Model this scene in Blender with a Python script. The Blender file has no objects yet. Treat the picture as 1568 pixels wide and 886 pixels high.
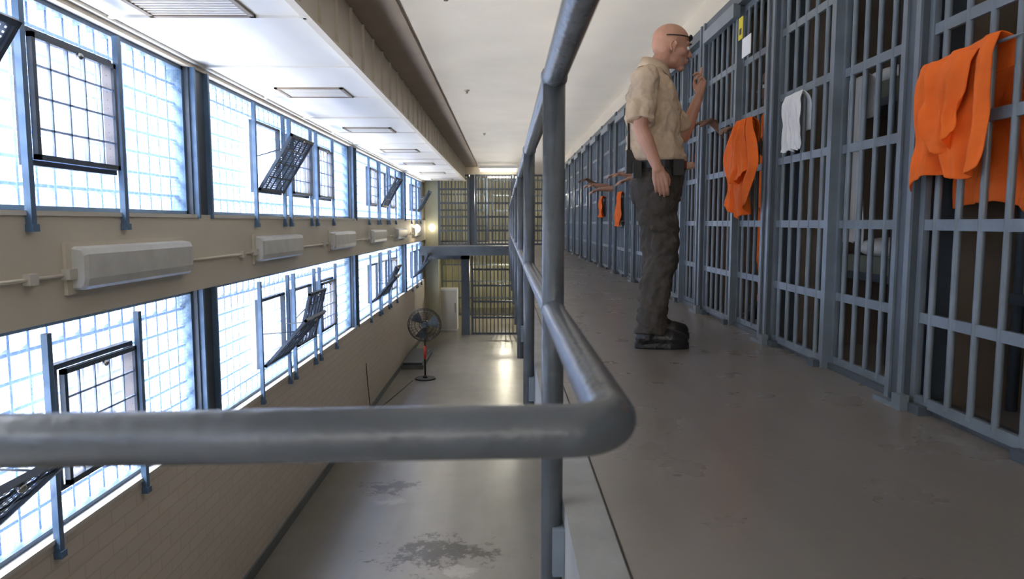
import bpy, math, random
from mathutils import Vector, Matrix, noise
random.seed(4)
S=bpy.context.scene
try:
    S.view_settings.view_transform='Standard'
except Exception: pass
# ---------------------------------------------------------------- materials
def mat(name,col,rough=.6,metal=0,bump=0,bscale=40,var=0,vscale=3,spec=.5):
    m=bpy.data.materials.new(name); m.use_nodes=True
    nt=m.node_tree; b=nt.nodes['Principled BSDF']
    b.inputs['Base Color'].default_value=(*col,1); b.inputs['Roughness'].default_value=rough
    b.inputs['Metallic'].default_value=metal
    b.inputs['Specular IOR Level'].default_value=spec
    tc=nt.nodes.new('ShaderNodeTexCoord')
    if var>0:
        n=nt.nodes.new('ShaderNodeTexNoise'); n.inputs['Scale'].default_value=vscale; n.inputs['Detail'].default_value=6
        nt.links.new(tc.outputs['Object'],n.inputs['Vector'])
        r=nt.nodes.new('ShaderNodeValToRGB')
        r.color_ramp.elements[0].position=.3; r.color_ramp.elements[1].position=.7
        r.color_ramp.elements[0].color=(*[c*(1-var) for c in col],1)
        r.color_ramp.elements[1].color=(*[min(1,c*(1+var)) for c in col],1)
        nt.links.new(n.outputs['Fac'],r.inputs['Fac']); nt.links.new(r.outputs['Color'],b.inputs['Base Color'])
    if bump>0:
        n2=nt.nodes.new('ShaderNodeTexNoise'); n2.inputs['Scale'].default_value=bscale; n2.inputs['Detail'].default_value=4
        nt.links.new(tc.outputs['Object'],n2.inputs['Vector'])
        bp=nt.nodes.new('ShaderNodeBump'); bp.inputs['Strength'].default_value=bump; bp.inputs['Distance'].default_value=.01
        nt.links.new(n2.outputs['Fac'],bp.inputs['Height']); nt.links.new(bp.outputs['Normal'],b.inputs['Normal'])
    return m
def emis(name,col,st):
    m=bpy.data.materials.new(name); m.use_nodes=True
    b=m.node_tree.nodes['Principled BSDF']
    b.inputs['Base Color'].default_value=(*col,1)
    b.inputs['Emission Color'].default_value=(*col,1); b.inputs['Emission Strength'].default_value=st
    return m
M={}
M['steel']=mat('steel_blue_paint',(.155,.185,.215),.32,0,.15,60,.18,6)
M['steel_d']=mat('steel_dark_paint',(.068,.083,.10),.4,0,.1,60,.15,5)
M['rail']=mat('rail_paint',(.095,.107,.12),.27,0,.25,45,.2,9)
M['curb']=mat('curb_grey',(.25,.25,.24),.45,0,.2,30,.2,5)
M['cream']=mat('cream_paint',(.60,.535,.43),.6,0,.15,25,.05,1.5)
M['ceil']=mat('ceiling_paint',(.82,.765,.67),.65,0,.2,18,.05,1.2)
M['taupe']=mat('taupe_shade_and_grille',(.34,.28,.22),.6,0,.1,20,.08,2)  # vent grille colour, also used for the painted shade strip on the ceiling
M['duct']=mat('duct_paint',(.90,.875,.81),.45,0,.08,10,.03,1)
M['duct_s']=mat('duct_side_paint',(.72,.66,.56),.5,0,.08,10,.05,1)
M['munt']=mat('muntin_paint',(.42,.55,.84),.5)
M['winsteel']=mat('window_steel_blue',(.09,.155,.25),.4,0,.1,50,.15,8)
M['sash']=mat('sash_dark',(.05,.07,.10),.4)
M['sill']=mat('sill_cream',(.60,.56,.48),.6)
M['lightbox']=mat('frosted_diffuser',(.56,.545,.50),.4,0,.1,30,.1,6)
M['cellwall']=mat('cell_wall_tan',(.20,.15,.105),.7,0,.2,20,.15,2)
M['black']=mat('black_plastic',(.012,.012,.013),.45)
M['rubber']=mat('boot_leather',(.014,.014,.016),.35,0,.3,60)
M['skin']=mat('skin',(.54,.28,.19),.5,0,.08,90,.08,12)
M['skin_d']=mat('skin_inmate',(.46,.25,.17),.5,0,.08,90,.08,12)
M['skin_k']=mat('skin_inmate_dark',(.17,.09,.058),.5,0,.08,90,.08,12)
M['shirt']=mat('khaki_shirt',(.58,.44,.31),.85,0,.5,24,.04,6)
M['pants']=mat('charcoal_trousers',(.055,.046,.037),.85,0,.6,22,.08,9)
M['orange']=mat('orange_cotton',(.86,.15,.010),.8,0,.35,35,.12,7)
M['white']=mat('white_cloth',(.8,.8,.8),.8,0,.3,40)
M['eye']=mat('eye_white',(.8,.78,.75),.2)
M['blanket']=mat('teal_blanket',(.10,.24,.32),.9,0,.5,20,.2,6)
M['mattress']=mat('mattress_green',(.16,.18,.15),.9,0,.3,20)
M['red']=mat('red_sleeve',(.6,.04,.02),.4)
M['yellow']=mat('yellow_tag',(.75,.62,.03),.6)
M['yellowwall']=mat('yellow_wall',(.48,.46,.31),.6,0,.1,20,.08,2)
M['base']=mat('baseboard_grey',(.13,.14,.14),.5,0,.1,30,.1,4)
M['lamp']=emis('lamp_lit',(1,.93,.78),9)
M['chrome']=mat('stainless',(.5,.5,.5),.25,1)
def floormat(name,c1,c2,rough,stains=None,dirt=.5,streak=.18):
    m=bpy.data.materials.new(name); m.use_nodes=True; nt=m.node_tree; b=nt.nodes['Principled BSDF']
    N=nt.nodes.new; L=nt.links.new
    tc=N('ShaderNodeTexCoord')
    n=N('ShaderNodeTexNoise'); n.inputs['Scale'].default_value=1.1; n.inputs['Detail'].default_value=9; n.inputs['Roughness'].default_value=.62
    L(tc.outputs['Object'],n.inputs['Vector'])
    r=N('ShaderNodeValToRGB'); r.color_ramp.elements[0].position=.28; r.color_ramp.elements[1].position=.72
    r.color_ramp.elements[0].color=(*c1,1); r.color_ramp.elements[1].color=(*c2,1)
    L(n.outputs['Fac'],r.inputs['Fac'])
    n3=N('ShaderNodeTexNoise'); n3.inputs['Scale'].default_value=30; n3.inputs['Detail'].default_value=3
    L(tc.outputs['Object'],n3.inputs['Vector'])
    r3=N('ShaderNodeValToRGB'); r3.color_ramp.elements[0].position=.70; r3.color_ramp.elements[1].position=.82
    r3.color_ramp.elements[0].color=(0,0,0,1); r3.color_ramp.elements[1].color=(dirt,dirt,dirt,1)
    L(n3.outputs['Fac'],r3.inputs['Fac'])
    mx=N('ShaderNodeMixRGB'); L(r3.outputs['Color'],mx.inputs['Fac']); L(r.outputs['Color'],mx.inputs['Color1'])
    mx.inputs['Color2'].default_value=(c1[0]*.45,c1[1]*.42,c1[2]*.4,1)
    last=mx.outputs['Color']
    mp=N('ShaderNodeMapping'); mp.inputs['Scale'].default_value=(5,.7,1); L(tc.outputs['Object'],mp.inputs['Vector'])
    n5=N('ShaderNodeTexNoise'); n5.inputs['Scale'].default_value=1.2; n5.inputs['Detail'].default_value=3; L(mp.outputs['Vector'],n5.inputs['Vector'])
    r5=N('ShaderNodeValToRGB'); r5.color_ramp.elements[0].position=.35; r5.color_ramp.elements[1].position=.8
    r5.color_ramp.elements[0].color=(0,0,0,1); r5.color_ramp.elements[1].color=(streak,streak,streak,1); L(n5.outputs['Fac'],r5.inputs['Fac'])
    m5=N('ShaderNodeMixRGB'); L(r5.outputs['Color'],m5.inputs['Fac']); L(last,m5.inputs['Color1']); m5.inputs['Color2'].default_value=(c1[0]*.55,c1[1]*.53,c1[2]*.5,1)
    last=m5.outputs['Color']
    if stains:
        for (sx,sy,rx,ry,cc) in stains:
            mp=N('ShaderNodeMapping'); mp.vector_type='POINT'
            mp.inputs['Location'].default_value=(-sx/rx,-sy/ry,0); mp.inputs['Scale'].default_value=(1/rx,1/ry,0)
            L(tc.outputs['Object'],mp.inputs['Vector'])
            ln=N('ShaderNodeVectorMath'); ln.operation='LENGTH'; L(mp.outputs['Vector'],ln.inputs[0])
            ns=N('ShaderNodeTexNoise'); ns.inputs['Scale'].default_value=5.5; ns.inputs['Detail'].default_value=10; ns.inputs['Roughness'].default_value=.75
            L(tc.outputs['Object'],ns.inputs['Vector'])
            a=N('ShaderNodeMath'); a.operation='MULTIPLY_ADD'; L(ln.outputs['Value'],a.inputs[0]); a.inputs[1].default_value=-.19; L(ns.outputs['Fac'],a.inputs[2])
            rr=N('ShaderNodeValToRGB'); rr.color_ramp.elements[0].position=.345; rr.color_ramp.elements[1].position=.41
            rr.color_ramp.elements[1].color=(.85,.85,.85,1)
            L(a.outputs[0],rr.inputs['Fac'])
            m2=N('ShaderNodeMixRGB'); L(rr.outputs['Color'],m2.inputs['Fac']); L(last,m2.inputs['Color1']); m2.inputs['Color2'].default_value=(*cc,1)
            last=m2.outputs['Color']
    L(last,b.inputs['Base Color'])
    n4=N('ShaderNodeTexNoise'); n4.inputs['Scale'].default_value=3; n4.inputs['Detail'].default_value=5
    L(tc.outputs['Object'],n4.inputs['Vector'])
    mr=N('ShaderNodeMapRange'); L(n4.outputs['Fac'],mr.inputs['Value']); mr.inputs['To Min'].default_value=rough*.8; mr.inputs['To Max'].default_value=rough*1.25
    L(mr.outputs['Result'],b.inputs['Roughness'])
    bp=N('ShaderNodeBump'); bp.inputs['Strength'].default_value=.06; bp.inputs['Distance'].default_value=.01
    L(n3.outputs['Fac'],bp.inputs['Height']); L(bp.outputs['Normal'],b.inputs['Normal'])
    return m
M['walk']=floormat('walkway_concrete',(.19,.168,.147),(.225,.203,.182),.28,None,.5,.22)
M['floor']=floormat('lower_floor_concrete',(.165,.146,.12),(.22,.198,.168),.30,
   [(-.70,7.2,.60,.45,(.030,.024,.018)),(-1.50,9.1,.42,.28,(.055,.04,.03)),(-.45,6.8,.22,.18,(.28,.25,.215)),(-1.45,8.6,.22,.12,(.28,.25,.21))],.3,.25)
def brickmat():
    m=bpy.data.materials.new('painted_brick'); m.use_nodes=True; nt=m.node_tree; b=nt.nodes['Principled BSDF']
    N=nt.nodes.new; L=nt.links.new
    tc=N('ShaderNodeTexCoord'); sp=N('ShaderNodeSeparateXYZ'); L(tc.outputs['Object'],sp.inputs[0])
    cb=N('ShaderNodeCombineXYZ'); L(sp.outputs['Y'],cb.inputs['X']); L(sp.outputs['Z'],cb.inputs['Y'])
    br=N('ShaderNodeTexBrick'); L(cb.outputs[0],br.inputs['Vector']); br.inputs['Scale'].default_value=1
    br.inputs['Brick Width'].default_value=.3; br.inputs['Row Height'].default_value=.1; br.inputs['Mortar Size'].default_value=.006
    c=(.64,.55,.45)
    br.inputs['Color1'].default_value=(*c,1); br.inputs['Color2'].default_value=(c[0]*.95,c[1]*.95,c[2]*.95,1)
    br.inputs['Mortar'].default_value=(c[0]*.84,c[1]*.83,c[2]*.82,1)
    L(br.outputs['Color'],b.inputs['Base Color']); b.inputs['Roughness'].default_value=.55
    bp=N('ShaderNodeBump'); bp.inputs['Strength'].default_value=.35; bp.inputs['Distance'].default_value=.01; bp.invert=True
    L(br.outputs['Fac'],bp.inputs['Height']); L(bp.outputs['Normal'],b.inputs['Normal'])
    return m
M['brick']=brickmat()
def screenmat(name,period,tfac,col,wire=.35):
    m=bpy.data.materials.new(name); m.use_nodes=True; nt=m.node_tree
    for n in list(nt.nodes): nt.nodes.remove(n)
    N=nt.nodes.new; L=nt.links.new
    out=N('ShaderNodeOutputMaterial'); tr=N('ShaderNodeBsdfTransparent'); tl=N('ShaderNodeBsdfTranslucent'); tl.inputs[0].default_value=(*col,1)
    df=N('ShaderNodeBsdfDiffuse'); df.inputs[0].default_value=(*col,1)
    a=N('ShaderNodeMixShader'); a.inputs[0].default_value=.85; L(tl.outputs[0],a.inputs[1]); L(df.outputs[0],a.inputs[2])
    tc=N('ShaderNodeTexCoord'); sp=N('ShaderNodeSeparateXYZ'); L(tc.outputs['Object'],sp.inputs[0])
    def ax(o,p):
        d=N('ShaderNodeMath'); d.operation='DIVIDE'; L(o,d.inputs[0]); d.inputs[1].default_value=p
        f=N('ShaderNodeMath'); f.operation='FRACT'; L(d.outputs[0],f.inputs[0])
        l=N('ShaderNodeMath'); l.operation='LESS_THAN'; L(f.outputs[0],l.inputs[0]); l.inputs[1].default_value=wire
        return l.outputs[0]
    mxm=N('ShaderNodeMath'); mxm.operation='MAXIMUM'; L(ax(sp.outputs['Z'],period),mxm.inputs[0]); L(ax(sp.outputs['Y'],period*2.2),mxm.inputs[1])
    mu=N('ShaderNodeMath'); mu.operation='MULTIPLY'; L(mxm.outputs[0],mu.inputs[0]); mu.inputs[1].default_value=tfac
    mix=N('ShaderNodeMixShader'); L(mu.outputs[0],mix.inputs[0]); L(tr.outputs[0],mix.inputs[1]); L(a.outputs[0],mix.inputs[2])
    L(mix.outputs[0],out.inputs[0])
    return m
M['screen']=screenmat('security_screen',.03,.38,(.45,.64,.98))
M['sashscreen']=screenmat('sash_screen',.02,.97,(.10,.13,.18),.62)
M['sashglass']=screenmat('sash_wired_glass',.05,.50,(.74,.62,.56),.9)
# ---------------------------------------------------------------- mesh builder
class MB:
    def __init__(s): s.v=[];s.f=[];s.mi=[];s.sm=[];s.mats=[]
    def m(s,k):
        if k not in s.mats: s.mats.append(k)
        return s.mats.index(k)
    def add(s,vs,fs,k,smooth=False):
        o=len(s.v); s.v+= [tuple(v) for v in vs]; i=s.m(k)
        for f in fs: s.f.append([a+o for a in f]); s.mi.append(i); s.sm.append(smooth)
    def box(s,x0,x1,y0,y1,z0,z1,k,T=None):
        vs=[Vector((x,y,z)) for z in(z0,z1) for y in(y0,y1) for x in(x0,x1)]
        if T is not None: vs=[T@v for v in vs]
        s.add(vs,[(0,2,3,1),(4,5,7,6),(0,1,5,4),(2,6,7,3),(0,4,6,2),(1,3,7,5)],k)
    def cone(s,p0,r0,p1,r1,k,n=12,caps=True):
        p0=Vector(p0);p1=Vector(p1); d=(p1-p0)
        if d.length<1e-6:return
        d.normalize(); a=d.orthogonal().normalized(); b=d.cross(a)
        vs=[];
        for p,r in((p0,r0),(p1,r1)):
            for i in range(n):
                t=2*math.pi*i/n; vs.append(p+a*(r*math.cos(t))+b*(r*math.sin(t)))
        fs=[(i,(i+1)%n,n+(i+1)%n,n+i) for i in range(n)]
        s.add(vs,fs,k,True)
        if caps:
            o=len(s.v)-2*n; i=s.m(k)
            s.f.append([o+j for j in range(n-1,-1,-1)]);s.mi.append(i);s.sm.append(False)
            s.f.append([o+n+j for j in range(n)]);s.mi.append(i);s.sm.append(False)
    def ell(s,c,r,k,R=None,nu=16,nv=10):
        c=Vector(c) 
        if not hasattr(r,'__len__'): r=(r,r,r)
        vs=[];fs=[]
        def P(x,y,z):
            v=Vector((x*r[0],y*r[1],z*r[2]))
            if R is not None: v=R@v
            return c+v
        vs.append(P(0,0,1))
        for j in range(1,nv):
            ph=math.pi*j/nv
            for i in range(nu):
                t=2*math.pi*i/nu; vs.append(P(math.sin(ph)*math.cos(t),math.sin(ph)*math.sin(t),math.cos(ph)))
        vs.append(P(0,0,-1)); L=len(vs)-1
        for i in range(nu): fs.append((0,1+i,1+(i+1)%nu))
        for j in range(nv-2):
            for i in range(nu):
                a=1+j*nu+i;b=1+j*nu+(i+1)%nu; fs.append((a,a+nu,b+nu,b))
        for i in range(nu): fs.append((L,1+(nv-2)*nu+(i+1)%nu,1+(nv-2)*nu+i))
        s.add(vs,fs,k,True)
    def limb(s,pts,k,n=14):
        for (p,r) in pts: s.ell(p,r*.995,k,nu=n,nv=8)
        for (a,ra),(b,rb) in zip(pts[:-1],pts[1:]): s.cone(a,ra,b,rb,k,n)
    def rings(s,R,k,n=28,p=2.3):
        vs=[];fs=[]
        for (cx,cy,z,rx,ry,yaw) in R:
            for i in range(n):
                t=2*math.pi*i/n; c=math.cos(t);q=math.sin(t)
                x=rx*math.copysign(abs(c)**(2/p),c); y=ry*math.copysign(abs(q)**(2/p),q)
                ca,sa=math.cos(yaw),math.sin(yaw)
                vs.append((cx+x*ca-y*sa,cy+x*sa+y*ca,z))
        m=len(R)
        for j in range(m-1):
            for i in range(n): fs.append((j*n+i,j*n+(i+1)%n,(j+1)*n+(i+1)%n,(j+1)*n+i))
        fs.append(tuple(range(n-1,-1,-1))); fs.append(tuple((m-1)*n+i for i in range(n)))
        s.add(vs,fs,k,True)
    def tube(s,path,r,k,n=20,caps=True):
        path=[Vector(p) for p in path]; m=len(path); vs=[];fs=[]
        a=None
        for j,p in enumerate(path):
            d=(path[min(j+1,m-1)]-path[max(j-1,0)]).normalized()
            a=(d.orthogonal() if a is None else a-d*a.dot(d)).normalized(); b=d.cross(a)
            for i in range(n):
                t=2*math.pi*i/n; vs.append(p+a*(r*math.cos(t))+b*(r*math.sin(t)))
        for j in range(m-1):
            for i in range(n): fs.append((j*n+i,j*n+(i+1)%n,(j+1)*n+(i+1)%n,(j+1)*n+i))
        if caps: fs.append(tuple(range(n-1,-1,-1))); fs.append(tuple((m-1)*n+i for i in range(n)))
        s.add(vs,fs,k,True)
    def mesh(s,name):
        me=bpy.data.meshes.new(name); me.from_pydata(s.v,[],s.f)
        for k in s.mats: me.materials.append(M[k])
        me.polygons.foreach_set('material_index',s.mi); me.polygons.foreach_set('use_smooth',s.sm); me.update()
        return me
    def obj(s,name,parent=None,loc=None):
        return mkobj(name,s.mesh(name),parent,loc)
def mkobj(name,me,parent=None,loc=None):
    o=bpy.data.objects.new(name,me); S.collection.objects.link(o)
    if loc is not None: o.location=loc
    if parent: o.parent=parent
    return o
def empty(name,loc=(0,0,0)):
    o=bpy.data.objects.new(name,None); S.collection.objects.link(o); o.location=loc; o.empty_display_size=.1; return o
# ---------------------------------------------------------------- dimensions
XL=-2.5; XC=1.60; ZF=-2.78; ZC=2.45; YB=-4.5; YE=22.4
UW=(.78,1.95); LW=(-1.03,.17)
cols=[-6.03+5.9*0, -.13,5.77,11.67,17.57]
# ---------------------------------------------------------------- room shell
b=MB(); b.box(XL-.3,4.0,YB,29,ZF-.2,ZF,'floor'); b.obj('floor')
b=MB(); b.box(XL-.3,4.0,YB,29,ZC,ZC+.2,'ceil'); b.obj('ceiling')
b=MB()
b.box(XL-.3,XL,YB,YE,ZF,LW[0],'brick'); b.box(XL-.3,XL,YB,YE,LW[1],UW[0],'cream'); b.box(XL-.3,XL,YB,YE,UW[1],ZC,'cream')
for c in cols+[21.6]:
    w=.33 if c<21 else .8
    for z0,z1 in(LW,UW): b.box(XL-.3,XL-.06,c,c+w,z0,z1,'cream')
b.obj('wall_left')
b=MB(); b.box(XL-.3,4,YB-.2,YB,ZF,ZC,'cream'); b.obj('wall_back')
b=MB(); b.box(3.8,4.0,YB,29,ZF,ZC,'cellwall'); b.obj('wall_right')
b=MB(); b.box(XL-.3,4,28.8,29,ZF,ZC,'yellowwall'); b.obj('wall_front')
b=MB(); b.box(XL-.3,XL,YE,28.8,ZF,ZC,'yellowwall'); b.obj('wall_left_annex')
b=MB(); b.box(XC-.02,XC+.2,YB,YE,2.245,ZC,'cream'); b.box(XC-.02,XC+.2,YB,YE,-.5,-.2,'cream'); b.obj('trim_1')
b=MB(); b.box(XL,XL+.02,YB,YE,ZF,ZF+.12,'base'); b.obj('baseboard_left')
b=MB(); b.box(-1.24,-.84,YB,YE-.2,ZC-.03,ZC,'taupe'); b.obj('ceiling_shade_strip')  # shadow band beside the duct, put in as a thin darker strip
b=MB(); b.box(.26,3.8,YB,YE-.1,-.2,0,'walk'); b.obj('walkway_floor')
b=MB(); b.box(.15,.252,.75,YE-1.65,-.2,.006,'curb'); b.box(.252,.259,.75,YE-1.65,-.05,-.001,'black'); b.obj('walkway_edge_curb')
b=MB(); b.box(XL,.26,YB,.66,-.2,0,'walk'); b.box(XL,.15,.66,.68,-.22,.01,'curb'); b.obj('floor_crossing_near')
b=MB(); b.box(XL,.26,YE-1.6,YE-.1,-.2,0,'walk'); b.box(XL,.26,YE-1.62,YE-1.6,-.26,.02,'steel_d'); b.obj('floor_crossing_far')
b=MB(); b.box(XL,3.8,YE+.12,28.8,-.2,0,'walk'); b.obj('floor_annex')
# ---------------------------------------------------------------- windows
def window(idx,y0,y1,z0,z1,sashes,bars):
    e=empty('window_%d'%idx,(XL,(y0+y1)/2,z0))
    ox,oy,oz=XL,(y0+y1)/2,z0
    b=MB()
    X0,X1=-.16,-.12
    H=z1-z0
    def bx(xa,xb,ya,yb,za,zb,k): b.box(xa,xb,ya-oy,yb-oy,za-oz,zb-oz,k)
    bx(-.18,-.06,y0,y1,z0,z0+.03,'winsteel'); bx(-.18,-.06,y0,y1,z1-.03,z1,'winsteel')
    bx(-.18,-.06,y0,y0+.03,z0,z1,'winsteel'); bx(-.18,-.06,y1-.03,y1,z0,z1,'winsteel')
    n=int(round((y1-y0)/.16)) 
    for i in range(1,n):
        y=y0+(y1-y0)*i/n; bx(X0,X1+.0,y-.010,y+.010,z0+.03,z1-.03,'munt')
    for j in range(1,8):
        z=z0+(z1-z0)*j/8; bx(X0+.005,X1-.005,y0,y1,z-.010,z+.010,'munt')
    b.obj('muntin_grid',e)
    b=MB(); b.box(-.2,.01,y0-oy,y1-oy,-.025,0.002,'sill'); b.obj('sill',e)
    b=MB(); b.add([(-.08,y0-oy,0),(-.08,y1-oy,0),(-.08,y1-oy,H),(-.08,y0-oy,H)],[(0,1,2,3)],'screen'); b.obj('security_screen',e)
    b=MB()
    for y in bars: b.box(.0,.035,y-.02-oy,y+.02-oy,-.10,H-.05,'winsteel')
    for y in bars:
        b.box(-.02,.045,y-.026-oy,y+.026-oy,-.11,-.07,'winsteel')
    b.obj('guard_bars',e)
    for (ya,yb,ang) in sashes:
        za=.27; h=.66
        fr=MB()
        def f(xa,xb,a,c,d,g,k,T=None): fr.box(xa,xb,a,c,d,g,k,T)
        f(-.05,.0,ya-oy-.025,yb-oy+.025,za-.03,za,'sash'); f(-.05,.0,ya-oy-.025,yb-oy+.025,za+h,za+h+.03,'sash')
        f(-.05,.0,ya-oy-.025,ya-oy,za,za+h,'sash'); f(-.05,.0,yb-oy,yb-oy+.025,za,za+h,'sash')
        if ang>0:
            fr.add([(-.06,ya-oy,za),(-.06,yb-oy,za),(-.06,yb-oy,za+h),(-.06,ya-oy,za+h)],[(0,1,2,3)],'sashglass')
        T=Matrix.Translation((.01,0,za))@Matrix.Rotation(math.radians(ang),4,'Y')
        t=.028
        a,c=ya-oy,yb-oy
        f(0,.03,a,c,0,t,'sash',T); f(0,.03,a,c,h-t,h,'sash',T); f(0,.03,a,a+t,0,h,'sash',T); f(0,.03,c-t,c,0,h,'sash',T)
        for q in range(1,5): yy=a+(c-a)*q/5; f(.008,.02,yy-.006,yy+.006,t,h-t,'sash' if ang>0 else 'munt',T)
        for q in range(1,4): zz=h*q/4; f(.008,.02,a+t,c-t,zz-.006,zz+.006,'sash' if ang>0 else 'munt',T)
        pl=[T@Vector(p) for p in((.012,a,0),(.012,c,0),(.012,c,h),(.012,a,h))]
        fr.add(pl,[(0,1,2,3)],'sashscreen' if ang>0 else 'sashglass')
        fr.ell(T@Vector((.04,(a+c)/2,h-.04)),.02,'chrome')
        if ang>0:
            fr.cone((.0,c-.02,za+h*.5),.006,T@Vector((.015,c-.02,h*.75)),.006,'sash',6)
            fr.cone((.0,a+.02,za+h*.5),.006,T@Vector((.015,a+.02,h*.75)),.006,'sash',6)
        fr.obj('hopper_sash',e)
k=0
for i,c in enumerate(cols):
    y0=c+.33; y1=(cols[i+1] if i+1<len(cols) else 21.6)
    for row,(z0,z1) in enumerate((UW,LW)):
        k+=1
        if i==0:
            sa=[(y0+3.55,y0+4.37,0)]; br=[y0+3.5,y0+4.4]
        elif i==1:
            sa=[(2.30,3.20,33),(3.80,4.60,0)] if row==0 else [(2.45,3.25,48),(3.90,4.68,0)]
            br=[3.74,4.66] if row==0 else [3.80,4.75]
        else:
            o=y0-6.1
            sa=[(7.2+o,7.98+o,0 if (i!=2) else 32),(8.35+o,9.1+o,30 if i!=2 else 0),(9.5+o,10.25+o,0)]
            if row==1: sa=[(7.2+o,7.98+o,42),(8.35+o,9.1+o,25 if i!=2 else 14),(9.5+o,10.25+o,0)]
            if i==4: sa=sa[:2]
            br=[s_[0]-.07 for s_ in sa]+[s_[1]+.07 for s_ in sa]
        window(k,max(y0,YB),y1,z0,z1,sa,br)
for c in cols[1:]:
    b=MB()
    for z0,z1 in(LW,UW):
        b.box(XL-.06,XL-.02,c,c+.33,z0,z1,'steel_d'); b.box(XL-.06,XL+.02,c+.02,c+.05,z0-.03,z1,'winsteel'); b.box(XL-.06,XL+.02,c+.28,c+.31,z0-.03,z1,'winsteel')
    b.obj('steel_column')
# ---------------------------------------------------------------- duct
e=empty('ventilation_duct')
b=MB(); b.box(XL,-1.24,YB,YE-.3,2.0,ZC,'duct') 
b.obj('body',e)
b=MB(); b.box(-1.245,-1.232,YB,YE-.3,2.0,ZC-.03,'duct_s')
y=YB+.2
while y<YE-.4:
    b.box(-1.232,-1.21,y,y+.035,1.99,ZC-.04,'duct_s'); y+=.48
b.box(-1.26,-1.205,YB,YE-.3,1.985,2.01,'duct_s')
b.obj('side_ribs',e)
b=MB(); y=YB+.5
while y<YE-.5:
    b.box(XL,-1.24,y,y+.03,1.985,2.0,'duct'); y+=1.425
b.box(XL,XL+.03,YB,YE-.3,1.98,2.0,'duct')
b.obj('seams',e)
for i in range(8):
    yc=1.45+2.85*i-.0
    g=MB() 
    x0,x1=-2.2,-1.55; y0,y1=yc-.25,yc+.25
    g.box(x0,x1,y0,y0+.03,1.985,2.0,'taupe'); g.box(x0,x1,y1-.03,y1,1.985,2.0,'taupe'); g.box(x0,x0+.03,y0,y1,1.985,2.0,'taupe'); g.box(x1-.03,x1,y0,y1,1.985,2.0,'taupe')
    for q in range(9):
        yy=y0+.05+q*.048; g.box(x0+.03,x1-.03,yy,yy+.02,1.99,1.998,'duct')
    g.box(x0+.03,x1-.03,y0+.03,y1-.03,1.9975,1.9995,'taupe')
    g.obj('vent_grille',e)
# ---------------------------------------------------------------- wall light boxes with conduit
for i in range(-2,6):
    y0=4.05+3*i
    e=empty('wall_light_fixture',(XL,y0+.72,.455))
    b=MB() 
    prof=[(0.02,-.125),(.07,-.125),(.09,-.105),(.10,-.06),(.10,.08),(.085,.115),(0.02,.125)]
    vs=[];L_=.71
    for yy in(-L_,-L_+.03,L_-.03,L_):
        sc=.9 if abs(yy)==L_ else 1
        for (x,z) in prof: vs.append((x*sc,yy,z*sc))
    m_=len(prof); fs=[]
    for j in range(3):
        for q in range(m_): fs.append((j*m_+q,j*m_+(q+1)%m_,(j+1)*m_+(q+1)%m_,(j+1)*m_+q))
    fs.append(tuple(range(m_-1,-1,-1))); fs.append(tuple(3*m_+q for q in range(m_)))
    b.add(vs,fs,'lightbox'); b.obj('diffuser',e)
    b=MB(); b.box(0,.02,-.76,.76,-.15,.15,'cream'); b.box(0,.05,-.78,-.71,-.06,.0,'sill'); b.obj('back_plate',e)
    b=MB()
    if i<5:
        b.tube([(.017,.80,-.035),(.017,2.20,-.035)],.011,'cream',8)
        b.box(0,.04,1.9,1.97,-.065,-.005,'sill')
        b.obj('conduit',e)
# ---------------------------------------------------------------- handrail
e=empty('walkway_handrail')
RX=.120
def corner(z,zl,r=.055):
    pts=[(RX,YE-1.7,z),(RX,12,z),(RX,6,z),(RX,3,z),(RX,.73+r,z)]
    for i in range(1,8):
        t=math.pi/2*i/8; pts.append((RX-r+r*math.cos(t),.73+r-r*math.sin(t),z))
    pts.append((RX-r,.73,z)); pts.append((XL+.03,.70,zl))
    return pts
b=MB(); b.tube(corner(.50,.47),.0285,'rail',28); b.obj('mid_rail',e)
b=MB(); b.tube(corner(1.07,1.07),.0285,'rail',28); b.obj('top_rail',e)
b=MB()
yy=1.75 
while yy<YE-1.7:
    b.cone((RX,yy,-.30),.0275,(RX,yy,1.07),.0275,'rail',24); b.ell((RX,yy,1.07),.033,'rail'); b.ell((RX,yy,.50),.0315,'rail',nu=20)
    b.box(.12,.149,yy-.05,yy+.05,-.17,-.05,'steel')
    yy+=1.75
b.cone((-1.6,.71,-.25),.0275,(-1.6,.71,1.07),.0275,'rail',24)
b.obj('posts',e)
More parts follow.
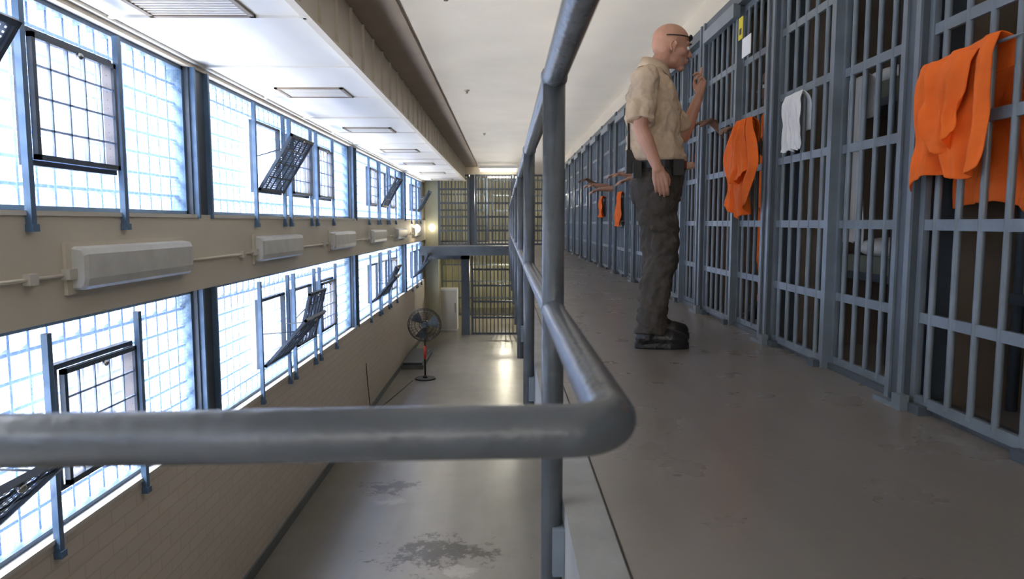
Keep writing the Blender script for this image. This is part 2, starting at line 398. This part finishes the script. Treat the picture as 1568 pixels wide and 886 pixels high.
# ---------------------------------------------------------------- cell fronts
P=1.45
HZ=[.045,.36,.71,1.065,1.42,1.78,2.14]
def cellfront():
    b=MB()
    b.box(-.055,.12,-.06,.06,0,2.24,'steel_d'); b.box(-.065,-.055,-.06,-.03,0,2.24,'steel'); b.box(-.065,-.055,.03,.06,0,2.24,'steel')
    b.box(-.09,.03,-.10,.10,0,.02,'steel'); b.box(-.09,-.055,-.10,-.04,.02,.06,'steel')
    def panel(ya,yb,x,fr,n):
        b.box(x-.012,x+.012,ya,ya+fr,.03,2.16,'steel'); b.box(x-.012,x+.012,yb-fr,yb,.03,2.16,'steel')
        for z in HZ:
            b.box(x-.008,x+.008,ya,yb,z-.020,z+.020,'steel')
        for i in range(n):
            y=ya+fr+(yb-ya-2*fr)*(i+.5)/n
            b.cone((x,y,.045),.0125,(x,y,2.14),.0125,'steel',10,False)
    panel(.062,.70,.02,.03,5)
    panel(.71,1.388,-.02,.03,5)
    b.box(-.034,.03,.692,.716,.0,2.18,'steel')
    b.box(-.06,-.0,1.28,1.35,.0,.035,'steel_d'); b.box(-.06,-.0,.73,.80,.0,.035,'steel_d')
    b.box(-.05,.12,.06,1.39,2.16,2.24,'steel_d'); b.box(-.075,-.03,.66,1.39,2.08,2.17,'steel')
    b.box(-.005,.10,.06,1.39,.0,.03,'steel_d')
    return b.mesh('barred_cell_front')
cf=cellfront()
kmin,kmax=-4,12
ys=[2.73+P*k for k in range(kmin,kmax+1)]
for z in (0,ZF):
    for y in ys: mkobj('barred_cell_front',cf,None,(XC,y,z))
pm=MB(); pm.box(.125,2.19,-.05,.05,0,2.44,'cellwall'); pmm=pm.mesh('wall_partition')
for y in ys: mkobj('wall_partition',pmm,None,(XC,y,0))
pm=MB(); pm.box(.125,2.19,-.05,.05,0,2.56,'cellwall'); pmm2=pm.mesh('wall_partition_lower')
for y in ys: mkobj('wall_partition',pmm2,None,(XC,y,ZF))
def bunk():
    b=MB()
    for z in(.45,1.35):
        b.box(0,1.85,0,.62,z-.04,z,'steel_d'); b.box(.02,1.83,.02,.60,z,z+.09,'mattress')
        b.box(.3,1.81,.0,.62,z+.09,z+.12,'blanket'); b.box(.25,1.7,-.01,.02,z-.22,z+.12,'blanket')
    for x in(.02,1.83):
        for y in(.02,.60): b.cone((x,y,0),.02,(x,y,1.9),.02,'steel_d',8)
    b.ell((.18,.31,1.48),(.16,.25,.06),'white'); b.ell((.18,.31,.58),(.16,.25,.06),'white')
    return b.mesh('bunk_bed')
bm_=bunk()
for y in (1.28,2.73): mkobj('bunk_bed',bm_,None,(XC+.32,y+.75,0))
# ---------------------------------------------------------------- draped garments
def drape(b,y0,y1,zt,zb,x,k='orange',prof=None,hem=None,amp=.022,nf=4,seed=0,back=.18,tilt=0):
    nu,nv=50,44; vs=[]
    yc=(y0+y1)/2; W=(y1-y0)/2
    for j in range(nv+1):
        t=j/nv
        for i in range(nu+1):
            u=i/nu*2-1
            pw=prof(max(0,(t-.18)/.82)) if prof else 1
            y=yc+u*W*pw
            fold=math.sin(u*nf*math.pi+seed+1.5*t)*.6+math.sin(u*nf*1.9*math.pi+seed*2-2*t)*.3+.25*math.sin(u*nf*.9+t*11+seed)
            no=noise.noise(Vector((u*2.2+seed,t*3,seed*1.7)))+.5*noise.noise(Vector((u*6+seed,t*6,seed)))
            h=zb+((hem(u)) if hem else 0)
            if t<.18:
                q=(t/.18); xx=x+.05-.0*q; z=zt-back*(1-q)
                if q>.75:
                    a=(q-.75)/.25; xx=x+.05-.025*a; z=zt+.012*math.sin(a*math.pi/2)-back*(1-q)
            else:
                q=(t-.18)/.82; z=zt+.012*(1-q)-(zt-h)*q+ (.02*no*q); xx=x-.0-.02*min(1,q*6)-amp*(.35+.65*q)*(fold+.9)*.8-.03*no*q+.02*q
            z+=tilt*u
            vs.append((xx,y+.012*math.sin(t*9+u*3+seed)*min(1,q if t>=.18 else 0),z))
    fs=[(j*(nu+1)+i,j*(nu+1)+i+1,(j+1)*(nu+1)+i+1,(j+1)*(nu+1)+i) for j in range(nv) for i in range(nu)]
    b.add(vs,fs,k,True)
def garment(name,b):
    o=b.obj(name); m=o.modifiers.new('s','SOLIDIFY'); m.thickness=.006; m=o.modifiers.new('sub','SUBSURF'); m.levels=1;m.render_levels=1; return o
b=MB()
drape(b,2.24,2.67,1.295,.85,XC-.05,prof=lambda t:1-.10*t,hem=lambda u:.05*math.sin(u*2.5+.6)+.06*max(0,-u)-.02*u,amp=.045,nf=2.6,seed=1.3,back=.1,tilt=-.012)
drape(b,2.28,2.60,1.27,.95,XC-.08,prof=lambda t:.8-.25*t,hem=lambda u:.08*abs(u),amp=.045,nf=1.8,seed=4.1,back=.05)
drape(b,1.98,2.62,1.28,.76,XC+.10,prof=lambda t:1-.05*t,hem=lambda u:.03*math.sin(u*3),amp=.035,nf=3,seed=2.2,back=.2)
b.cone((XC-.045,2.1,1.285),.008,(XC-.045,2.68,1.285),.008,'steel',8)
garment('orange_jumpsuit',b)
b=MB()
drape(b,4.20,4.80,1.36,.74,XC-.08,prof=lambda t:.35+.6*math.sin(min(1,t*1.5)*math.pi*.62)-.35*max(0,t-.6),hem=lambda u:.10*abs(u)**1.5,amp=.05,nf=2.5,seed=.4,back=.15)
drape(b,4.3,4.66,1.35,.95,XC-.11,prof=lambda t:.4+.6*t,hem=lambda u:.12*u*u,amp=.04,nf=2,seed=3.4,back=.05)
garment('orange_jumpsuit',b)
b=MB(); drape(b,9.2,9.75,1.12,.66,XC-.06,prof=lambda t:.5+.5*t,amp=.04,nf=2,seed=5); garment('orange_jumpsuit',b)
b=MB(); drape(b,10.9,11.4,1.12,.80,XC-.06,prof=lambda t:.6+.4*t,amp=.04,nf=2,seed=7); garment('orange_jumpsuit',b)
b=MB(); drape(b,3.73,3.95,1.40,1.10,XC-.05,'white',amp=.012,nf=1.5,seed=2,back=.2); garment('white_towel',b)
b=MB(); drape(b,9.3,9.6,.73,.66,XC-.06,'white',amp=.012,nf=1.5,seed=2,back=.03); garment('white_towel',b)
b=MB(); drape(b,3.4,3.6,1.42,.62,XC+.12,'white',amp=.012,nf=1.5,seed=8,back=.2); garment('white_undershirt',b)
b=MB(); b.box(XC-.07,XC-.066,4.50,4.66,1.77,1.89,'white'); b.obj('posted_notice')
b=MB(); b.box(XC-.07,XC-.066,4.66,4.74,1.90,2.04,'yellow'); b.box(XC-.071,XC-.069,4.68,4.72,1.93,1.97,'black'); b.obj('door_tag')
# ---------------------------------------------------------------- people
def remesh(o,vox,it=4,disp=None):
    m=o.modifiers.new('r','REMESH'); m.mode='VOXEL'; m.voxel_size=vox; m.use_smooth_shade=True
    m=o.modifiers.new('s','SMOOTH'); m.factor=.5; m.iterations=it
    for (st,sc) in (disp or []):
        t=bpy.data.textures.new('folds','CLOUDS'); t.noise_scale=sc; t.noise_depth=1
        m=o.modifiers.new('d','DISPLACE'); m.texture=t; m.strength=st; m.mid_level=.5; m.texture_coords='LOCAL'
def hand(b,w,d,n,t,curl,k,sc=1,thumb=(.045,.07)):
    w=Vector(w); d=Vector(d).normalized(); n=Vector(n); n=(n-d*n.dot(d)).normalized(); t=Vector(t); t=(t-d*t.dot(d)-n*t.dot(n)).normalized()
    off=[.031,.0105,-.0105,-.030]; ln=[.072,.080,.074,.058]; pl=[.094,.096,.09,.082]
    for i in range(4):
        kn=w+d*(pl[i]*sc)+t*(off[i]*sc)
        b.limb([(w+t*(off[i]*.55*sc),.0165*sc),(w+d*(pl[i]*.55*sc)+t*(off[i]*.85*sc)+n*.002,.0165*sc),(kn,.0108*sc)],k,10)
        p=kn; a=0; pts=[(p,.0100*sc)]
        for j,fr in enumerate((.45,.30,.25)):
            a+=curl[i]*(1 if j else .8)
            p=p+(d*math.cos(a)+n*math.sin(a))*(ln[i]*fr*sc); pts.append((p,(.0092-.0009*j)*sc))
        b.limb(pts,k,10)
    b.limb([(w+d*.02*sc+t*.018*sc,.017*sc),(w+d*.045*sc+t*.042*sc+n*.012*sc,.0135*sc),(w+d*.072*sc+t*thumb[0]*1.1*sc+n*.024*sc,.0105*sc),(w+d*(thumb[1]+.028)*sc+t*thumb[0]*.98*sc+n*.03*sc,.0085*sc)],k,10)
def headmesh(b,c,tilt,yaw,k):
    R=Matrix.Rotation(yaw,3,'Z')@Matrix.Rotation(tilt,3,'Y')*1.07; c=Vector(c)
    def E(p,r,rot=None): b.ell(c+R@Vector(p),r,k,R if rot is None else R@rot,22,16)
    E((-.014,0,.150),(.100,.076,.086)); E((-.034,0,.125),(.078,.070,.078)); E((.030,0,.10),(.060,.058,.085))
    E((.034,0,.045),(.052,.044,.038)); E((.064,0,.016),(.022,.024,.019)); E((.005,0,.05),(.062,.055,.045))
    E((.070,0,.142),(.022,.050,.018)); E((.034,.043,.088),(.040,.022,.026)); E((.034,-.043,.088),(.040,.022,.026))
    b.limb([(c+R@Vector((.086,0,.122)),.0075),(c+R@Vector((.102,0,.100)),.0095),(c+R@Vector((.110,0,.087)),.0115)],k,10)
    for s_ in(-1,1): E((.097,s_*.011,.083),(.011,.008,.0075))
    E((.090,0,.060),(.011,.023,.0065)); E((.088,0,.047),(.011,.020,.007)); E((.078,0,.054),(.012,.028,.018))
    for s_ in(-1,1):
        pts=[]
        for i in range(9):
            a=math.radians(-70+ i*230/8)
            pts.append((c+R@Vector((-.012-.016*math.cos(a),s_*(.080+.006*(1-abs(math.cos(a)))+.004),.105+.028*math.sin(a))),.0055))
        b.limb(pts,k,8)
        E((-.008,s_*.078,.103),(.014,.007,.026)); E((-.004,s_*.078,.078),(.008,.006,.010))
    return R,c
def person(name,loc,rz,J,vox=.008):
    e=empty(name,loc); e.rotation_euler=(0,0,rz)
    b=MB(); k=J['skin']; nx=J['neck']
    R,c=headmesh(b,J['head'],J['htilt'],J['hyaw'],k)
    b.limb([(c+R@Vector((-.03,0,.06)),.060),((nx[0],nx[1],nx[2]),.061),((nx[0]-.02,nx[1],nx[2]-.07),.068)],k)
    tr=J['torso']
    b.rings([(x,y,z,rx*.88,ry*.88,a) for (x,y,z,rx,ry,a) in tr],k)
    for leg in J['legs']: b.limb([(Vector(p),r*(.75 if p[2]>.4 else .52)) for p,r in leg],k)
    for side in('R','L'):
        sh,el,wr=[Vector(q) for q in J['arm'+side]]
        b.limb([(sh,.058),(sh.lerp(el,.5),.05),(el,.041),(el.lerp(wr,.3),.043),(el.lerp(wr,.7),.034),(wr,.0265)],k)
        hand(b,wr,*J['hand'+side],k)
    for (hx,hy),(tx,ty) in J['feet']:
        b.limb([((hx+.07,hy,.12),.034),((hx+.07,hy,.048),.03),((tx-.08,ty,.045),.026)],k)
    o=b.obj('body',e); remesh(o,.0042 if vox<.01 else .008,2)
    b=MB()
    for s_ in(-1,1):
        b.ell(c+R@Vector((.080,s_*.030,.116)),.0120,'eye'); b.ell(c+R@Vector((.0885,s_*.031,.116)),.0053,'black')
    b.obj('eyes',e)
    b=MB()
    for s_ in(-1,1): b.ell(c+R@Vector((.088,s_*.032,.138)),(.007,.018,.004),'pants',R)
    b.obj('eyebrows',e)
    b=MB(); b.rings(tr,J['top'])
    for side in('R','L'):
        sh,el,wr=[Vector(q) for q in J['arm'+side]]
        b.limb([(sh,.079),(sh.lerp(el,.35),.072)],J['top'])
        b.cone(sh.lerp(el,.3),.070,sh.lerp(el,.88),.080,J['top'],20)
        b.limb([(Vector((nx[0]-.02,nx[1],nx[2]-.07)),.06),(sh+Vector((0,0,.015)),.055)],J['top'])
    o=b.obj('shirt',e); remesh(o,.0065 if vox<.01 else .012,3,[(.040,.10),(.014,.035)])
    if J.get('collar'):
        b=MB(); n=24; vs=[]
        for i in range(n+1):
            t=math.radians(28)+(2*math.pi-math.radians(56))*i/n
            fr=max(0,math.cos(t))
            for rr,dz in((.065,.034),(.075,.040),(.093,.006-.03*fr),(.100,-.012-.035*fr)):
                vs.append((nx[0]-.012+rr*math.cos(t),nx[1]+rr*math.sin(t),nx[2]+dz-.025*math.cos(t)))
        fs=[(i*4+j,i*4+j+1,(i+1)*4+j+1,(i+1)*4+j) for i in range(n) for j in range(3)]
        b.add(vs,fs,J['top'],True); o=b.obj('collar',e); m=o.modifiers.new('s','SOLIDIFY'); m.thickness=.005
    b=MB(); b.rings(J['pelvis'],J['bot'])
    for leg in J['legs']:
        b.limb([(Vector(p),r) for p,r in leg[:-1]],J['bot'],20); b.cone(leg[-2][0],leg[-2][1],leg[-1][0],leg[-1][1],J['bot'],20)
        if J.get('collar'):
            for zc,rr in((.15,.088),(.22,.086),(.30,.086),(.47,.090),(.55,.090)):
                for (p,r),(q,s2) in zip(leg[:-1],leg[1:]):
                    if q[2]<=zc<=p[2]:
                        f=(p[2]-zc)/(p[2]-q[2]); PP=Vector(p).lerp(Vector(q),f); b.ell(PP,(rr+.004,rr+.004,.016),J['bot'],Matrix.Rotation(.35*math.sin(zc*60),3,'Y')@Matrix.Rotation(.3*math.cos(zc*47),3,'X'))
    for pk in J.get('pockets',[]): b.ell(pk[0],pk[1],J['bot'])
    o=b.obj('trousers',e); remesh(o,.0065 if vox<.01 else .013,2,[(.040,.10),(.018,.04)])
    b=MB()
    for (hx,hy),(tx,ty) in J['feet']:
        b.limb([((hx+.050,hy,.062),.050),((hx+.13,(hy*.6+ty*.4),.062),.050),((tx-.10,ty,.058),.052),((tx-.052,ty,.050),.046)],'rubber',16)
        b.cone((hx+.072,hy,.05),.054,(hx+.07,hy,.2),.058,'rubber',16)
        b.limb([((hx+.10,hy,.12),.05),((hx+.17,hy*.5+ty*.5,.075),.046)],'rubber')
        out=[];L_=tx-hx
        for i in range(24):
            t=2*math.pi*i/24; x=math.cos(t); y=math.sin(t)
            out.append((hx+L_/2+x*L_/2,hy+(ty-hy)*(x+1)/2+ (.052 if x>0 else .045)*math.copysign(abs(y)**.7,y)))
        vs=[(x,y,0) for x,y in out]+[(x,y,.035) for x,y in out]
        fs=[(i,(i+1)%24,24+(i+1)%24,24+i) for i in range(24)]+[tuple(range(23,-1,-1)),tuple(range(24,48))]
        b.add(vs,fs,'rubber')
    o=b.obj('boots',e); remesh(o,.005,1)
    return e,R,c
yw=math.radians(-16)
G=dict(yaw=yw,skin='skin',top='shirt',bot='pants',collar=True,
 head=(.035,0,1.600),htilt=math.radians(9),hyaw=math.radians(2),neck=(-.03,0,1.60),
 torso=[(-.015,0,1.045,.138,.16,yw*.5),(-.025,0,1.085,.166,.190,yw*.6),(-.035,0,1.13,.166,.190,yw*.6),(-.04,0,1.22,.154,.182,yw*.8),(-.05,0,1.36,.154,.195,yw),(-.055,0,1.46,.140,.20,yw),(-.055,0,1.53,.108,.175,yw),(-.05,0,1.575,.08,.115,yw),(-.045,0,1.60,.06,.07,yw)],
 pelvis=[(-.015,0,.84,.13,.165,0),(-.02,0,.93,.145,.178,0),(-.015,0,1.02,.142,.17,0),(-.015,0,1.06,.14,.165,0)],
 armR=((-.135,-.20,1.505),(-.165,-.245,1.235),(-.07,-.265,1.01)),
 armL=((.03,.19,1.505),(.185,.215,1.245),(.265,.17,1.48)),
 handR=((.22,0,-1),(.1,1,0),(1,0,.2),(.38,.42,.45,.5)),
 handL=((.18,-.05,1),(-1,-.25,.1),(-.2,.95,0),(.06,.85,1.05,1.1)),
 legs=[[((-.035,-.095,.90),.120),((-.03,-.12,.70),.112),((-.015,-.15,.52),.092),((-.045,-.17,.32),.086),((-.07,-.18,.2),.084),((-.078,-.18,.085),.086)],
       [((.0,.095,.90),.120),((.02,.12,.70),.112),((.035,.15,.52),.090),((.015,.17,.32),.084),((.0,.18,.2),.082),((-.0,.18,.085),.084)]],
 pockets=[((-.02,-.218,.60),(.075,.03,.09)),((-.02,-.225,.68),(.08,.02,.022)),((-.095,-.10,.93),(.05,.06,.07)),((-.095,.1,.91),(.05,.06,.07))],
 feet=[((-.165,-.175),(.145,-.185)),((-.07,.18),(.24,.17))])
g,R,c=person('prison_guard',(.91,4.17,.0),0,G)
b=MB(); n=40; vs=[]
for i in range(n):
    t=2*math.pi*i/n
    for z,o_ in((1.025,0),(1.025,.012),(1.068,.012),(1.068,0)): vs.append((-.015+(.152+o_)*math.cos(t),(.180+o_)*math.sin(t),z))
b.add(vs,[(i*4+j,i*4+(j+1)%4,((i+1)%n)*4+(j+1)%4,((i+1)%n)*4+j) for i in range(n) for j in range(4)],'black'); b.obj('belt',g)
b=MB(); b.box(-.215,-.165,-.10,-.04,1.0,1.13,'black'); b.cone((-.20,-.08,1.12),.008,(-.205,-.08,1.34),.006,'black',8)
b.box(-.185,-.14,-.16,-.11,.97,1.06,'black'); b.box(.03,.09,-.20,-.165,.98,1.07,'black')
b.obj('belt_radio',g)
b=MB(); pts=[]
for i in range(25):
    t=math.radians(-115)+math.radians(230)*i/24
    pts.append(c+R@Vector((-.012+.106*math.cos(t),.082*math.sin(t),.160+.012*math.cos(t))))
b.tube(pts,.0035,'black',8)
for s_ in(-1,1): b.ell(c+R@Vector((.084,s_*.035,.172)),(.010,.03,.014),'black',R@Matrix.Rotation(math.radians(s_*25),3,'Z'))
b.obj('sunglasses',g)
I=dict(yaw=0,skin='skin_d',top='orange',bot='orange',head=(.03,0,1.56),htilt=math.radians(5),hyaw=0,neck=(-.02,0,1.55),
 torso=[(0,0,.98,.125,.165,0),(0,0,1.1,.125,.165,0),(0,0,1.3,.125,.18,0),(0,0,1.42,.12,.19,0),(0,0,1.49,.1,.17,0),(0,0,1.54,.07,.1,0)],
 pelvis=[(0,0,.82,.12,.16,0),(0,0,.92,.13,.17,0),(0,0,1.02,.12,.16,0)],
 armR=((.02,-.2,1.43),(.22,-.20,1.25),(.50,-.165,1.28)), armL=((.02,.2,1.43),(.20,.22,1.21),(.46,.2,1.20)),
 handR=((1,0,-.15),(0,0,-1),(0,1,0),(.3,.35,.35,.4)), handL=((1,0,-.3),(0,0,-1),(0,-1,0),(.3,.3,.35,.4)),
 legs=[[((0,-.09,.88),.105),((0,-.1,.70),.09),((.01,-.11,.5),.075),((0,-.12,.3),.07),((-.02,-.12,.1),.07)],[((0,.09,.88),.105),((0,.1,.70),.09),((.01,.11,.5),.075),((0,.12,.3),.07),((-.02,.12,.1),.07)]],
 feet=[((-.1,-.12),(.15,-.13)),((-.1,.12),(.15,.13))])
g0,_,_=person('inmate',(1.84,8.12,0),math.pi,I,.012)
I2=dict(I); I2['skin']='skin_k'; I2['armR']=((.02,-.2,1.43),(.20,-.22,1.30),(.44,-.16,1.46)); I2['armL']=((.02,.2,1.43),(.16,.22,1.2),(.32,.17,1.36))
I2['handL']=((1,0,.1),(0,0,-1),(0,-1,0),(.5,.55,.55,.6))
g2,_,_=person('inmate',(1.86,12.15,0),math.pi,I2,.012)
def clone(src,name,loc,rz):
    e=empty(name,loc); e.rotation_euler=(0,0,rz)
    for ch in list(src.children):
        o=ch.copy(); S.collection.objects.link(o); o.parent=e
    return e
clone(g0,'inmate',(1.84,10.6,.0),math.pi)
clone(g0,'inmate',(1.97,6.35,.0),math.pi)
clone(g2,'inmate',(1.96,5.12,.0),math.pi)
# ---------------------------------------------------------------- fan
e=empty('pedestal_fan',(-1.79,15.6,ZF))
b=MB(); b.cone((0,0,0),.24,(0,0,.03),.22,'black',32); b.cone((0,0,.03),.06,(0,0,.08),.03,'black'); b.cone((0,0,.08),.022,(0,0,1.1),.02,'black')
b.cone((0,0,.45),.03,(0,0,.75),.03,'red'); b.obj('stand',e)
b=MB(); cz=1.23
for yy,rs in((-.16,(.10,.2,.28,.34)),(.02,(.12,.22,.34))):
    for r in rs:
        pts=[(r*math.cos(2*math.pi*i/40),yy+ (.05*(r/.34)**2 if yy<0 else -.03*(r/.34)**2),cz+r*math.sin(2*math.pi*i/40)) for i in range(41)]
        b.tube(pts,.005,'black',6,False)
for i in range(28):
    t=2*math.pi*i/28
    b.tube([(.05*math.cos(t),-.16,cz+.05*math.sin(t)),(.28*math.cos(t),-.12,cz+.28*math.sin(t)),(.365*math.cos(t),-.05,cz+.365*math.sin(t)),(.28*math.cos(t),.01,cz+.28*math.sin(t)),(.05*math.cos(t),.03,cz+.05*math.sin(t))],.003,'black',5)
pts=[(.367*math.cos(2*math.pi*i/48),-.05,cz+.367*math.sin(2*math.pi*i/48)) for i in range(49)]; b.tube(pts,.009,'black',8,False)
b.obj('cage',e)
b=MB(); b.cone((0,-.12,cz),.06,(0,.0,cz),.06,'steel'); b.cone((0,.03,cz),.08,(0,.22,cz),.07,'black'); b.cone((0,.1,cz),.03,(0,.0,1.05),.03,'black')
for q in range(3):
    a0=2*math.pi*q/3+.3; vs=[]
    for r in(.05,.18,.32):
        for da,yo in((-.45 if r>.1 else -.2,-.09),(0,-.06),(.45 if r>.1 else .2,-.02)):
            vs.append((r*math.cos(a0+da),yo,cz+r*math.sin(a0+da)))
    b.add(vs,[(0,1,4,3),(1,2,5,4),(3,4,7,6),(4,5,8,7)],'steel_d',True)
b.obj('motor_and_blades',e)
b=MB(); b.tube([(-2.05,15.4,ZF+.008),(-2.15,14.6,ZF+.008),(-2.3,13.5,ZF+.008),(-2.44,12.6,ZF+.01),(-2.47,12.5,ZF+.6),(-2.47,12.4,ZF+1.0)],.008,'black',6); b.obj('power_cable')
b=MB(); b.box(-2.47,-1.95,16.6,18.6,ZF,ZF+.10,'base'); b.box(-2.44,-1.98,16.63,18.57,ZF+.10,ZF+.16,'steel_d'); b.obj('low_platform')
# ---------------------------------------------------------------- far end gates
def gate(name,x0,x1,z0,z1,y,n,hz):
    b=MB()
    b.box(x0,x0+.07,y-.04,y+.04,z0,z1,'steel_d'); b.box(x1-.07,x1,y-.04,y+.04,z0,z1,'steel_d')
    for i in range(n):
        x=x0+.07+(x1-x0-.14)*(i+.5)/n; b.cone((x,y,z0),.016,(x,y,z1),.016,'steel_d',8,False)
    for j in range(hz+1):
        z=z0+.03+(z1-z0-.06)*j/hz; b.box(x0,x1,y-.012,y+.012,z-.03,z+.03,'steel_d')
    return b.obj(name)
gate('barred_gate',-2.09,-1.11,0,2.2,YE-.15,8,5); gate('barred_gate',-.94,.25,0,2.2,YE-.15,10,5); gate('barred_gate',.26,XC-.05,0,2.2,YE-.15,9,5)
gate('barred_gate',-1.05,.5,ZF,-.21,YE-.5,12,5); gate('barred_gate',.51,XC-.05,ZF,-.21,YE-.5,9,5)
b=MB(); b.box(XL,-2.1,YE-.1,YE+.1,ZF,-.2,'yellowwall'); b.box(XL,-2.1,YE-.1,YE+.1,0,ZC,'yellowwall'); b.box(XL,XC,YE-.1,YE+.1,2.2,ZC,'cream'); b.box(-1.1,-.95,YE-.1,YE+.1,0,2.2,'steel_d'); b.obj('wall_end')
b=MB(); b.box(-1.35,-1.1,YE-.6,YE-.4,ZF,-.21,'steel_d'); b.box(XL,-1.1,YE-.6,YE-.4,-.42,-.21,'steel_d'); b.obj('door_frame_lower')
b=MB(); b.box(-2.1,-1.55,YE+.3,YE+.9,ZF,ZF+1.35,'white'); b.box(-2.08,-1.57,YE+.28,YE+.3,ZF+.05,ZF+1.3,'sill'); b.box(-1.62,-1.6,YE+.25,YE+.28,ZF+.6,ZF+.9,'chrome'); b.obj('white_cabinet')
gate('cage_partition',-2.4,-.6,0,2.3,25.5,10,4); gate('cage_partition',-.5,1.6,0,2.3,26.5,12,4); gate('cage_partition',-2.4,1.6,ZF,-.21,26.5,16,4)
for (x,y,z) in((-2.38,19.2,.55),(-2.28,YE-.25,.55)):
    b=MB(); b.ell((x,y,z),(.09,.09,.11),'lamp'); b.cone((x-.11,y,z) if y<20 else (x,y+.14,z),.04,(x,y,z),.03,'chrome'); b.obj('wall_lamp')
for (x0,x1,y,zt) in((-.75,.35,YE-.45,ZC),(-1.9,-.9,24.2,ZC),(-.6,.8,25.2,ZC),(-.9,.6,24.6,-.2)):
    b=MB(); b.box(x0,x1,y,y+.12,zt-.17,zt-.09,'lamp'); b.box(x0-.05,x1+.05,y-.03,y+.15,zt-.09,zt-.001,'white'); b.obj('fluorescent_light')
for (x,y) in((-.45,5.6),(-.5,9.5),(-.4,14)):
    b=MB(); b.cone((x,y,ZC),.035,(x,y,ZC-.012),.035,'sill'); b.cone((x,y,ZC-.012),.012,(x,y,ZC-.04),.018,'chrome'); b.obj('ceiling_sprinkler')
# ---------------------------------------------------------------- light
w=bpy.data.worlds.new('World'); S.world=w; w.use_nodes=True
w.node_tree.nodes['Background'].inputs[0].default_value=(.88,.95,1,1); w.node_tree.nodes['Background'].inputs[1].default_value=2.2
def area(name,loc,d,sx,sy,rad,col):
    L=bpy.data.lights.new(name,'AREA'); L.shape='RECTANGLE'; L.size=sx; L.size_y=sy; L.energy=sx*sy*math.pi*rad; L.color=col
    o=bpy.data.objects.new(name,L); S.collection.objects.link(o); o.location=loc
    z=-Vector(d).normalized(); y=Vector((0,1,0)); x=y.cross(z).normalized(); y=z.cross(x)
    o.rotation_euler=Matrix((x,y,z)).transposed().to_euler(); return o
area('sky_light',(-7,9,7.1),(1,0,-.8),5,42,60,(.97,.985,1))
area('sunlit_yard_light',(-7.2,9,-5.6),(1,0,1),4,42,40,(1,.96,.88))
L=bpy.data.lights.new('rear_fill_light','AREA'); L.shape='RECTANGLE'; L.size=3.6; L.size_y=2; L.energy=65; L.color=(1,.96,.90)  # added fill behind the camera; the back wall has no window
o=bpy.data.objects.new('rear_fill_light',L); S.collection.objects.link(o); o.location=(-.4,YB+.3,1.3); o.rotation_euler=(math.pi/2,0,0)
def pl(x,y,z,en,col,r=.1):
    l=bpy.data.lights.new('lamp_bulb','POINT'); l.energy=en; l.color=col; l.shadow_soft_size=r
    o=bpy.data.objects.new('lamp_bulb',l); S.collection.objects.link(o); o.location=(x,y,z)
pl(0,25,1.6,160,(1,.96,.85)); pl(0,25,-.9,160,(1,.93,.7)); pl(-2.1,19.2,.55,15,(1,.85,.6))
# ---------------------------------------------------------------- camera
cam=bpy.data.cameras.new('camera'); cam.lens=24.8; cam.sensor_width=36; cam.dof.use_dof=True; cam.dof.focus_distance=4.3; cam.dof.aperture_fstop=5
co=bpy.data.objects.new('camera',cam); S.collection.objects.link(co); co.location=(0,0,.72)
co.rotation_euler=(math.radians(90-5.45),0,math.radians(-.58)); cam.clip_start=.02
S.camera=co
